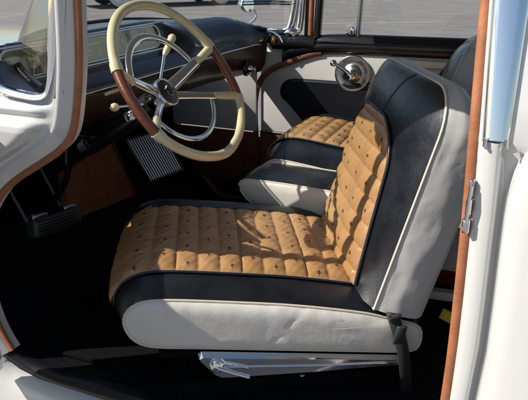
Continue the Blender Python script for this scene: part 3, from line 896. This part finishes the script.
# ---------------------------------------------------------------- seats
def seat(origin, rotz, front, name, sub_label=None, parent=None, vmin=-.27, vmax=.285, z0=0., bo=0., ib=0., bd=0.):
    """local frame: s to the rear, v across, z up"""
    R = Matrix.Rotation(rotz, 4, 'Z'); O = Vector((origin[0], origin[1], z0))
    def T(s_, v_, z_): return O + (R @ Vector((s_, v_, z_)))
    k = front / -.325
    vc = (vmin + vmax) / 2; hw = (vmax - vmin) / 2
    prof = [(.345, .43), (.342, .462), (.318, .478), (.27, .492), (.2, .512), (.05, .538), (-.1, .555), (-.22, .566), (-.275, .566), (-.308, .553), (-.324, .528), (-.322, .50), (-.303, .470), (-.262, .453),
            (-.15, .443), (.06, .425), (.2, .413), (.30, .405), (.335, .408)]
    prof = [(s_ * k if s_ < 0 else s_, z_) for s_, z_ in prof]
    P = resample(catmull([(s_, 0, z_) for s_, z_ in prof], 6, closed=True), 120, closed=True)
    # outward normals
    Nn = []
    for i in range(120):
        t = (P[(i + 1) % 120] - P[i - 1]).normalized(); Nn.append(Vector((t.z, 0, -t.x)))
    cen = sum(P, Vector()) / 120
    if sum(1 for i in range(120) if Nn[i].dot(P[i] - cen) > 0) < 60: Nn = [-q for q in Nn]
    def wt_(i):      # 1 on the top and front, 0 on the bottom
        n = Nn[i]; return max(0., min(1., .5 + n.z * .9 - n.x * .55))
    def crown(v):
        t = min(1, abs(v - vc) / hw)
        return .040 * (1 - t ** (3.4 if v < vc else 6.0)) + .020 * math.exp(-((v - (vmax - .046)) / .026) ** 2)
    cu = MB()
    vsamp = [vmin + (vmax - vmin) * (.5 - .5 * cos(pi * j / 28)) for j in range(29)]
    def ringat(v, extra=0.):
        return [T(P[i].x + Nn[i].x * (crown(v) * wt_(i) + extra), v, P[i].z + Nn[i].z * (crown(v) * wt_(i) + extra)) for i in range(120)]
    cu.loft([ringat(v) for v in vsamp], 'navy', True, False)
    cush = cu.build('seat', parent, label=sub_label)
    # side caps, gently stuffed
    for v, sg in ((vmin, -1), (vmax, 1)):
        cap = MB()
        rings = []
        for q in (1.0, .985, .965, .94, .91, .88, .84, .80, .75, .70, .64, .58, .5, .4, .3, .2):
            ring = []
            for i in range(120):
                x, z = cen.x + (P[i].x - cen.x) * q, cen.z + (P[i].z - cen.z) * q
                wr = noise.noise(Vector((x * 34 + 5, z * 11, v * 9 + 2))) * .0028 + noise.noise(Vector((x * 90 - z * 60, z * 20, v * 7))) * .0009
                fold = -.0020 * math.exp(-((x - .02 - (z - .48) * .9) / .006) ** 2) * (1 if z > .46 else .3) - .0012 * math.exp(-((x - .17 + (z - .48) * .7) / .005) ** 2)
                ring.append(T(x, v + sg * (.018 * (1 - q ** 5) ** .75 + (wr * q * q + fold) * min(1, (1 - q) * 22)), z))
            rings.append(ring)
        cap.loft(rings, 'white', True, False)
        cap.add(rings[-1], [list(range(120))], 'white', True)
        cap.build('side_panel', cush)
        pi_ = MB(); pi_.tube([T(P[i].x + Nn[i].x * .001, v + sg * .001, P[i].z + Nn[i].z * .001) for i in range(120)], .0030, 'piping', 8, closed=True)
        pi_.build('piping', cush)
    # quilted insert on the cushion: runs from near the backrest over the front edge
    # arc from top rear to front
    idx = [i for i in range(120)]
    # find start (s=.235 top) and end (front lower)
    start = min((i for i in range(120) if Nn[i].z > .5), key=lambda i: abs(P[i].x - .235))
    end = min((i for i in range(120) if P[i].x < 0), key=lambda i: abs(P[i].z - .500) + (0 if Nn[i].x < -.5 else 1))
    step = 1 if ((end - start) % 120) < 60 else -1
    arc_i = []; i = start
    while True:
        arc_i.append(i % 120)
        if i % 120 == end: break
        i += step
    base_arc = [P[i] for i in arc_i]; L = [0]
    for a_, b_ in zip(base_arc, base_arc[1:]): L.append(L[-1] + (b_ - a_).length)
    LT = L[-1]
    def arc_at(d):
        d = max(0, min(LT, d)); j = 0
        while j < len(L) - 2 and L[j + 1] < d: j += 1
        t = (d - L[j]) / (L[j + 1] - L[j])
        ia, ib = arc_i[j], arc_i[j + 1]
        return P[ia].lerp(P[ib], t), Nn[ia].lerp(Nn[ib], t).normalized(), wt_(ia) * (1 - t) + wt_(ib) * t
    iv0, iv1 = vmin + .078 + ib, vmax - .092
    CH = LT / max(4, round(LT / .051)); CV = (iv1 - iv0) / 5
    def edge_in(d, v):   # distance to insert edge with rounded front corners
        return min(d, LT - d, v - iv0, iv1 - v)
    def vrange(d):       # rounded corners at the front end
        r = .05; e = max(0, r - (LT - d)); cut = r - sqrt(max(0, r * r - e * e))
        r2 = .03; e2_ = max(0, r2 - d); cut += r2 - sqrt(max(0, r2 * r2 - e2_ * e2_))
        return iv0 + cut, iv1 - cut
    def puff(d, v, amp=.0105):
        a_ = abs(sin(pi * d / CH)) ** .42
        vv = (v - iv0) / CV
        b_ = abs(sin(pi * vv)) ** .32
        e = max(0, min(1, min(d, LT - d, v - iv0, iv1 - v) / .018))
        wr = .0012 * sin(v * 160 + d * 90) * sin(d * 210 + v * 60)
        return (amp * a_ * (.52 + .48 * b_) + wr * a_) * (.25 + .75 * e)
    def surf(d, v, lift=0.):
        p, n, w = arc_at(d)
        o = crown(v) * w + .003 + puff(d, v) + lift
        return T(p.x + n.x * o, v, p.z + n.z * o)
    ins = MB(); ND, NV = 200, 110; g_ = []
    for a_ in range(ND + 1):
        d = LT * a_ / ND; lo, hi = vrange(d)
        for b_ in range(NV + 1):
            v = lo + (hi - lo) * b_ / NV; g_.append(surf(d, v))
    ins.add(g_, [[a_ * (NV + 1) + b_, a_ * (NV + 1) + b_ + 1, (a_ + 1) * (NV + 1) + b_ + 1, (a_ + 1) * (NV + 1) + b_] for a_ in range(ND) for b_ in range(NV)], 'tan')
    rs = random.Random(5)
    def star(ins, S, cd, cv, r):
        sz = rs.uniform(.8, 1.1); ro = rs.uniform(-.25, .25); cd += rs.uniform(-.002, .002); cv += rs.uniform(-.003, .003)
        pts = [S(cd, cv, .0006)]
        for q in range(16):
            a_ = 2 * pi * q / 16 + ro; rad = r * sz * (1.0 if q % 4 == 0 else (.6 if q % 4 == 2 else .27))
            pts.append(S(cd + rad * sin(a_) * .8, cv + rad * cos(a_) * 1.25, .0009))
        ins.add(pts, [[0, 1 + q, 1 + (q + 1) % 16] for q in range(16)], 'star', False)
    nch = int(round(LT / CH))
    for c_ in range(nch):
        for r_ in range(6):
            cv = iv0 + CV * (r_ + (.5 if c_ % 2 else 0.0)) + .018
            if cv > iv1 - .015 or cv < iv0 + .012: continue
            star(ins, surf, CH * (c_ + .5), cv, .0088)
    ins.build('quilted_insert', cush)
    pp_ = MB()
    edge = [(LT * t / 60, vrange(LT * t / 60)[0]) for t in range(61)] + [(LT, vrange(LT)[0] + (vrange(LT)[1] - vrange(LT)[0]) * t / 10) for t in range(1, 10)] + [(LT * (1 - t / 60), vrange(LT * (1 - t / 60))[1]) for t in range(61)]
    def flatsurf(d, v, l):
        p, n, w = arc_at(d); o = crown(v) * w + l; return T(p.x + n.x * o, v, p.z + n.z * o)
    pp_.tube([flatsurf(d, v, .004) for d, v in edge], .0032, 'dpiping', 8, closed=True)
    pp_.build('dark_piping', cush)

    # ---------------- backrest
    be = radians(16); OX, OZ = .235 + bo, .530
    def TB(d, v, h): return T(OX + d * cos(be) + h * sin(be), v, OZ + h * cos(be) - d * sin(be))
    BH = .497 - bd; BR = .098
    def orange(h):          # outline of the front panel at height h
        e = max(0, h - (BH - BR)); cut = BR * (1 - sqrt(max(0, 1 - min(1, e / BR) ** 2)))
        return vmin + cut, vmax - cut
    def fd(v, h):
        lo, hi = orange(h); t = min(1, abs(2 * (v - lo) / max(hi - lo, 1e-4) - 1))
        g_ = sqrt(max(0, 1 - max(0, (h - (BH - .15)) / .15) ** 2.6))
        return (.052 * (1 - t ** 3.2)) * g_
    nv_, nh_ = 44, 60
    bk_ = MB(); rows = []
    for a_ in range(nh_ + 1):
        h = -.012 + (BH + .012) * (1 - (1 - a_ / nh_) ** 1.5); lo, hi = orange(h)
        if a_ == nh_: lo, hi = orange(BH - .0001)
        rows.append([TB(-fd(lo + (hi - lo) * (.5 - .5 * cos(pi * b_ / nv_)), h), lo + (hi - lo) * (.5 - .5 * cos(pi * b_ / nv_)), h) for b_ in range(nv_ + 1)])
    bk_.loft(rows, 'navy', False, False)
    OUT = [(vmin, -.012)] + [(vmin, h) for h in (.1, .2, .3)] + [(vmin + BR * (1 - cos(q)), BH - BR + BR * sin(q)) for q in [pi / 2 * k / 8 for k in range(9)]]
    OUT += [(vmax - (v - vmin), h) for v, h in OUT[::-1]]
    OUT = [(p.x, p.z) for p in resample([(v, 0, h) for v, h in OUT], 220)]
    WK = [(-.05, .118), (0, .120), (.12, .122), (.25, .122), (.38, .112), (.46, .096), (.52, .080)]
    def wd(h):
        for (a, wa), (b, wb_) in zip(WK, WK[1:]):
            if a <= h <= b: return wa + (wb_ - wa) * (h - a) / (b - a)
        return .08
    def gus(t, v, h):
        out = .010 * sin(pi * min(1, t * 1.05)) - .012 * max(0, (t - .82) / .18) ** 2
        out += min(1, t * 8) * (noise.noise(Vector((t * 5 + v * 6, h * 16, 3.1))) * .0030 + noise.noise(Vector((t * 14, h * 60 + t * 10, v * 9))) * .0009)
        cx, chh = vc, min(h, BH - BR)
        dv, dh = (v - (vmin + BR if v < vc else vmax - BR)), h - chh
        if h <= BH - BR: nx, ny = (-1 if v < vc else 1), 0
        elif vmin + BR < v < vmax - BR: nx, ny = 0, 1
        else:
            l_ = hypot(dv, dh) or 1; nx, ny = dv / l_, dh / l_
        drop = .022 * max(0, t - .35) ** 1.5 * 2 * max(0, ny)
        return TB(t * wd(h), v + nx * out, h + ny * out - drop)
    back = bk_.build('backrest', cush)
    gs = MB()
    gs.loft([[gus(t, v, h) for v, h in OUT] for t in (0, .04, .08, .14, .2, .27, .35, .42, .5, .58, .65, .72, .8, .85, .9, .95, 1.0)], 'grey', False, False)
    rear = [gus(1.0, v, h) for v, h in OUT]; nb = len(rear)
    gs.add(rear, [list(range(nb))], 'navy', False)
    bot = [gus(0, *OUT[0]), gus(.5, *OUT[0]), gus(1, *OUT[0]), gus(1, *OUT[-1]), gus(.5, *OUT[-1]), gus(0, *OUT[-1])]
    gs.add(bot, [[0, 1, 4, 5], [1, 2, 3, 4]], 'grey', False)
    gs.build('backrest_side', cush)
    pi_ = MB(); pi_.tube([TB(-.001, v, h) for v, h in OUT], .0032, 'piping', 8)
    pi_.tube([TB(-.001, v, -.012) for v in (vmin, vc, vmax)], .0030, 'piping', 8)
    pi_.build('piping', cush)
    # insert on the backrest: dome-topped panel
    b0, b1 = vmin + .070, vmax - .080; HT = .385 - bd
    def brange(h):
        r = .11; e = max(0, h - (HT - r)); cut = .115 * (1 - sqrt(max(0, 1 - (e / r) ** 2)))
        tap = .05 * (h / HT)
        return b0 + cut + tap, b1 - cut - tap * .5
    CHB = .0545; CVB = (b1 - b0) / 3.0
    def pufb(h, v, lo, hi):
        hh = h + .02
        a_ = abs(sin(pi * hh / CHB)) ** .40; b_ = abs(sin(pi * (v - b0 + CVB * .5) / CVB)) ** .32
        e = max(0, min(1, min(h, HT - h, v - lo, hi - v) / .018))
        return .0100 * a_ * (.4 + .6 * b_) * (.2 + .8 * e) + .001 * sin(v * 150 + h * 80) * a_
    def surb(h, v, lift=0.):
        lo, hi = brange(min(h, HT)); 
        return TB(-(fd(v, h) + .003 + pufb(h, v, lo, hi) + lift), v, h)
    ib_ = MB(); NH = 170; g_ = []
    for a_ in range(NH + 1):
        h = .004 + (HT - .005) * a_ / NH; lo, hi = brange(h)
        for b_ in range(NV + 1): g_.append(surb(h, lo + (hi - lo) * b_ / NV))
    ib_.add(g_, [[a_ * (NV + 1) + b_, a_ * (NV + 1) + b_ + 1, (a_ + 1) * (NV + 1) + b_ + 1, (a_ + 1) * (NV + 1) + b_] for a_ in range(NH) for b_ in range(NV)], 'tan')
    for c_ in range(9):
        h = CHB * (c_ + .5) - .02
        for r_ in range(-1, 8):
            v = b0 + CVB * .62 * (r_ + (.5 if c_ % 2 else 0)) + .01
            if h > HT - .02 or h < .01: continue
            lo, hi = brange(h)
            if v > hi - .018 or v < lo + .018: continue
            star(ib_, lambda d, vv, l: surb(d, vv, l), h, v, .0092)
    ib_.build('backrest_insert', cush)
    pe = MB()
    NE = 70
    edge = [(.004 + (HT - .005) * t / NE, 0) for t in range(NE + 1)] + [(.004 + (HT - .005) * (1 - t / NE), 1) for t in range(NE + 1)]
    pe.tube([TB(-(fd(brange(h)[sd_], h) + .004), brange(h)[sd_], h) for h, sd_ in edge], .0042, 'dpiping', 8)
    # seams of the leather roll above the panel
    for v_, in ((vc - .03,), ):
        line = [TB(-(fd(v_ - .03 * k / 20, HT + .003 + (BH - HT - .003) * k / 20) + .0005), v_ - .03 * k / 20, HT + .003 + (BH - HT - .003) * k / 20) for k in range(21)]
        pe.tube(line, .0014, 'dpiping', 6)
    pe.build('dark_piping', cush)
    return cush, T

drv, TD = seat((.28, .33), radians(28), -.325, 'seat', 'front seat swivelled towards the open door, tan quilted insert with star marks', car)
pas, TPs = seat((.365, 1.085), 0, -.28, 'seat', 'far front seat facing the dashboard', car, z0=.074, bo=-.03, ib=.060, bd=.062)

# seat base, chrome side bar, handle
sb = MB()
bar = [(-.168, .428), (-.165, .420), (-.132, .370), (-.118, .361), (-.09, .360), (.10, .366), (.31, .378), (.318, .382), (.318, .390), (.31, .394), (.10, .412), (-.10, .429), (-.16, .434)]
fr_ = [TD(s_, -.272, z_) for s_, z_ in bar]; bk2 = [TD(s_, -.242, z_) for s_, z_ in bar]; n2 = len(bar)
def bmid(s_): return .398 - .022 * (s_ + .16) / .47 if s_ > -.15 else .402
top_i = [k for k in range(n2) if bar[k][1] > bmid(bar[k][0])]
in_ = [TD(s_ * .985 + .001, -.284, z_ + (bmid(s_) - z_) * (.30 if z_ > bmid(s_) else .25)) for s_, z_ in bar]
sb.add(in_, [list(range(n2))], 'chrome', False)
sb.tube([TD(-.12, -.285, .399), TD(.10, -.285, .388), TD(.31, -.285, .384)], .0022, 'chrome', 8)
sb.add(fr_ + in_, [[k, (k + 1) % n2, n2 + (k + 1) % n2, n2 + k] for k in range(n2)], 'chrome', False)
sb.add(fr_ + bk2, [[k, (k + 1) % n2, n2 + (k + 1) % n2, n2 + k] for k in range(n2)], 'chrome', False)
sb.build('seat_hinge_bar', drv)
hd = MB()
hd.disc(TD(-.125, -.284, .404), TD(0, -1, 0) - TD(0, 0, 0), [(.0, .014), (.010, .013), (.016, .008), (.018, 0)], 'chrome', 24)
hd.tube([TD(-.125, -.294, .404), TD(-.09, -.300, .392), (TD(-.055, -.302, .380))], [.007, .006, .0055], 'chrome', 12, flat=((0, 0, 1), .8))
hd.build('recline_handle', drv)
sp_ = MB()
for (s0, v0, w_, d_, z0, z1, m_) in ((0.02, 0, .56, .44, .385, .408, 'matt'), (.02, .0, .30, .30, .30, .385, 'matt'), (.02, 0, .46, .40, .262, .30, 'matt')):
    c_ = TD(s0, v0, (z0 + z1) / 2); sp_.box(c_, (w_, d_, z1 - z0), m_, rot=(0, 0, radians(28)), bev=.008)
sp_.tube([TD(-.22, -.15, .29), TD(.28, -.15, .29)], .008, 'matt', 8)
sp_.disc(TD(.08, -.22, .318), (0, -1, .2), [(0, .01), (.005, .009), (.006, 0)], 'satin', 12)
sp_.build('seat_pedestal', drv)
pb = MB(); pb.box((.37, 1.08, .33), (.5, .46, .14), 'matt', bev=.01); pb.build('seat_pedestal', pas)

# fixed cushion between the seats
cc = MB()
pr_ = [(.085, .612), (.095, .626), (.125, .633), (.25, .634), (.45, .628), (.62, .63), (.62, .53), (.16, .548), (.140, .555), (.115, .567), (.095, .590)]
pr_ = catmull([(x, 0, z) for x, z in pr_], 5, closed=True)
pr_ = resample(pr_, 80, closed=True)
cN = sum(pr_, Vector()) / 80
def ccr(v, e): return [Vector((cN.x + (p.x - cN.x) * (1 - e), v, cN.z + (p.z - cN.z) * (1 - e * .6) + (.010 * (1 - ((v - .71) / .09) ** 2) if p.z > .6 else 0))) for p in pr_]
cc.loft([ccr(v, e) for v, e in ((.62, 0), (.65, 0), (.71, 0), (.77, 0), (.80, 0))], 'navy', True, False)
cco = cc.build('centre_cushion', car)
for v, sg in ((.62, -1), (.80, 1)):
    cap = MB(); rings = [[Vector((cN.x + (p.x - cN.x) * q, v + sg * b_, cN.z + (p.z - cN.z) * q)) for p in ccr(v, 0)] for q, b_ in ((1, 0), (.97, .004), (.85, .009), (.5, .012), (.2, .012))]
    cap.loft(rings, 'white', True, False); cap.add(rings[-1], [list(range(80))], 'white'); cap.build('side_panel', cco)
    pi_ = MB(); pi_.tube([p + Vector((0, sg * .001, 0)) for p in ccr(v, 0)], .003, 'piping', 8, closed=True); pi_.build('piping', cco)

# seat belt lying over the rear corner of the near cushion
sbt = MB()
def band(path, w, m, th=.0022, wd=None):
    P_ = [Vector(p) for p in path]; rings = []
    for i, p in enumerate(P_):
        t = (P_[min(i + 1, len(P_) - 1)] - P_[max(i - 1, 0)]).normalized()
        wv = Vector(wd) if wd else Vector((1, 0, 0)); wv = (wv - t * wv.dot(t)).normalized(); nv = t.cross(wv)
        ww = w[i] if isinstance(w, list) else w
        rings.append([p - wv * ww / 2 - nv * th, p + wv * ww / 2 - nv * th, p + wv * ww / 2 + nv * th, p - wv * ww / 2 + nv * th])
    sbt.loft(rings, m, True, True)
wv_ = TD(1, 0, 0) - TD(0, 0, 0)
pa = catmull([TD(.262, -.20, .53), TD(.268, -.262, .520), TD(.275, -.292, .495), TD(.288, -.300, .455), TD(.300, -.300, .405), TD(.312, -.285, .35), TD(.325, -.26, .30), TD(.335, -.24, .268)], 5)
band(pa, .027, 'web', wd=wv_)
sbt.box(TD(.285, -.301, .468), (.024, .010, .052), 'plastic', rot=(radians(8), radians(8), radians(28)), bev=.005)
sbt.box(TD(.284, -.3065, .484), (.012, .002, .014), 'satin', rot=(radians(8), radians(8), radians(28)), bev=.001)
sbt.box(TD(.272, -.298, .510), (.028, .010, .022), 'plastic', rot=(radians(25), radians(-10), radians(28)), bev=.005)
sbt.build('seat_belt', car)

# rear compartment glimpsed behind the backrest
rb = MB()
rb.box((1.35, .70, .40), (.60, 1.24, .26), 'vinyl', bev=.03)
rb.box((1.72, .70, .72), (.16, 1.24, .55), 'navy', rot=(0, radians(12), 0), bev=.04)
rb.build('rear_seat', car)
rc = MB()
rc.box((.80, .70, .385), (.22, .02, .22), 'red', bev=.006)
rc.build('rear_heel_board', car)
ri = MB()
ri.box((.76, .64, .50), (.12, .02, .13), 'grey', bev=.006)
ri.box((.70, .60, .375), (.13, .03, .026), 'vinyl', rot=(0, 0, .1), bev=.004)
ri.build('rear_bracket', car)
yc = MB()
yc.box((0, 0, 0), (.045, .004, .030), 'yellow', rot=(radians(-30), radians(20), 0), bev=.001)
yc_ = yc.build('tag_card'); yc_.location = (.745, .56, .332)
tag(yc_, 'small yellow card lying behind the swivelled front seat', 'card')
# floor mat
fm = MB()
outm = []
for (cx_, cy_, a0) in ((.02, .46, 0), (-.26, .46, 90), (-.26, .14, 180), (.02, .14, 270)):
    for k in range(7):
        q_ = radians(a0 + 15 * k); outm.append((cx_ + .06 * cos(q_), cy_ + .06 * sin(q_)))
fm.loft([[(x * s_ - .0, y, z) for x, y in outm] for s_, z in ((1, .268), (1, .274), (.985, .276))], 'matt', True, True)
fmo = fm.build('floor_mat')
tag(fmo, 'black floor mat on the carpet in front of the swivelled seat', 'floor mat')

# ================================================================== parked car far behind
pk = bpy.data.objects.new('parked_car', None); C.objects.link(pk)
p1, p2 = Vector((-9.25, 13.75, 0)), Vector((-7.45, 16.0, 0))
dirv = (p2 - p1).normalized(); yaw_ = math.atan2(dirv.y, dirv.x); wb = (p2 - p1).length
tag(pk, 'dark parked car with whitewall tyres across the car park', 'car')
def PC(x, y, z): return (x, y, z)
def pring(x, zl, zt, w, roof=0):
    r = []
    for yy, zz in ((-w, zl), (-w - .03, (zl + zt) / 2), (-w, zt - .05), (-w + .06, zt)): r.append((x, yy, zz))
    if roof: r += [(x, -w + .16, zt + roof * .9), (x, 0, zt + roof), (x, w - .16, zt + roof * .9)]
    else: r += [(x, -w + .2, zt + .02), (x, 0, zt + .04), (x, w - .2, zt + .02)]
    for yy, zz in ((w - .06, zt), (w, zt - .05), (w + .03, (zl + zt) / 2), (w, zl)): r.append((x, yy, zz))
    return r
pb_ = MB()
pb_.loft([pring(-.95, .4, .72, .7), pring(-.85, .3, .9, .8), pring(.6, .3, .98, .84), pring(.95, .3, 1.0, .84), pring(1.35, .3, 1.0, .84, .45), pring(2.5, .3, 1.0, .84, .46), pring(2.9, .3, 1.0, .84), pring(wb + 1.2, .3, .92, .78), pring(wb + 1.35, .4, .7, .7)], 'dpaint', True, True)
pb_.build('car_body', pk)
for x in (0, wb):
    for y, s_ in ((-.86, -1), (.86, 1)): wheel(x, y, s_, pk)
pbm = MB(); pbm.tube([(-1.05, -.8, .48), (-1.12, 0, .48), (-1.05, .8, .48)], .07, 'chrome', 10); pbm.build('bumper', pk)
pk.rotation_euler = (0, 0, yaw_)
nv_ = Vector((dirv.y, -dirv.x, 0))
pk.location = p1 - nv_ * .86
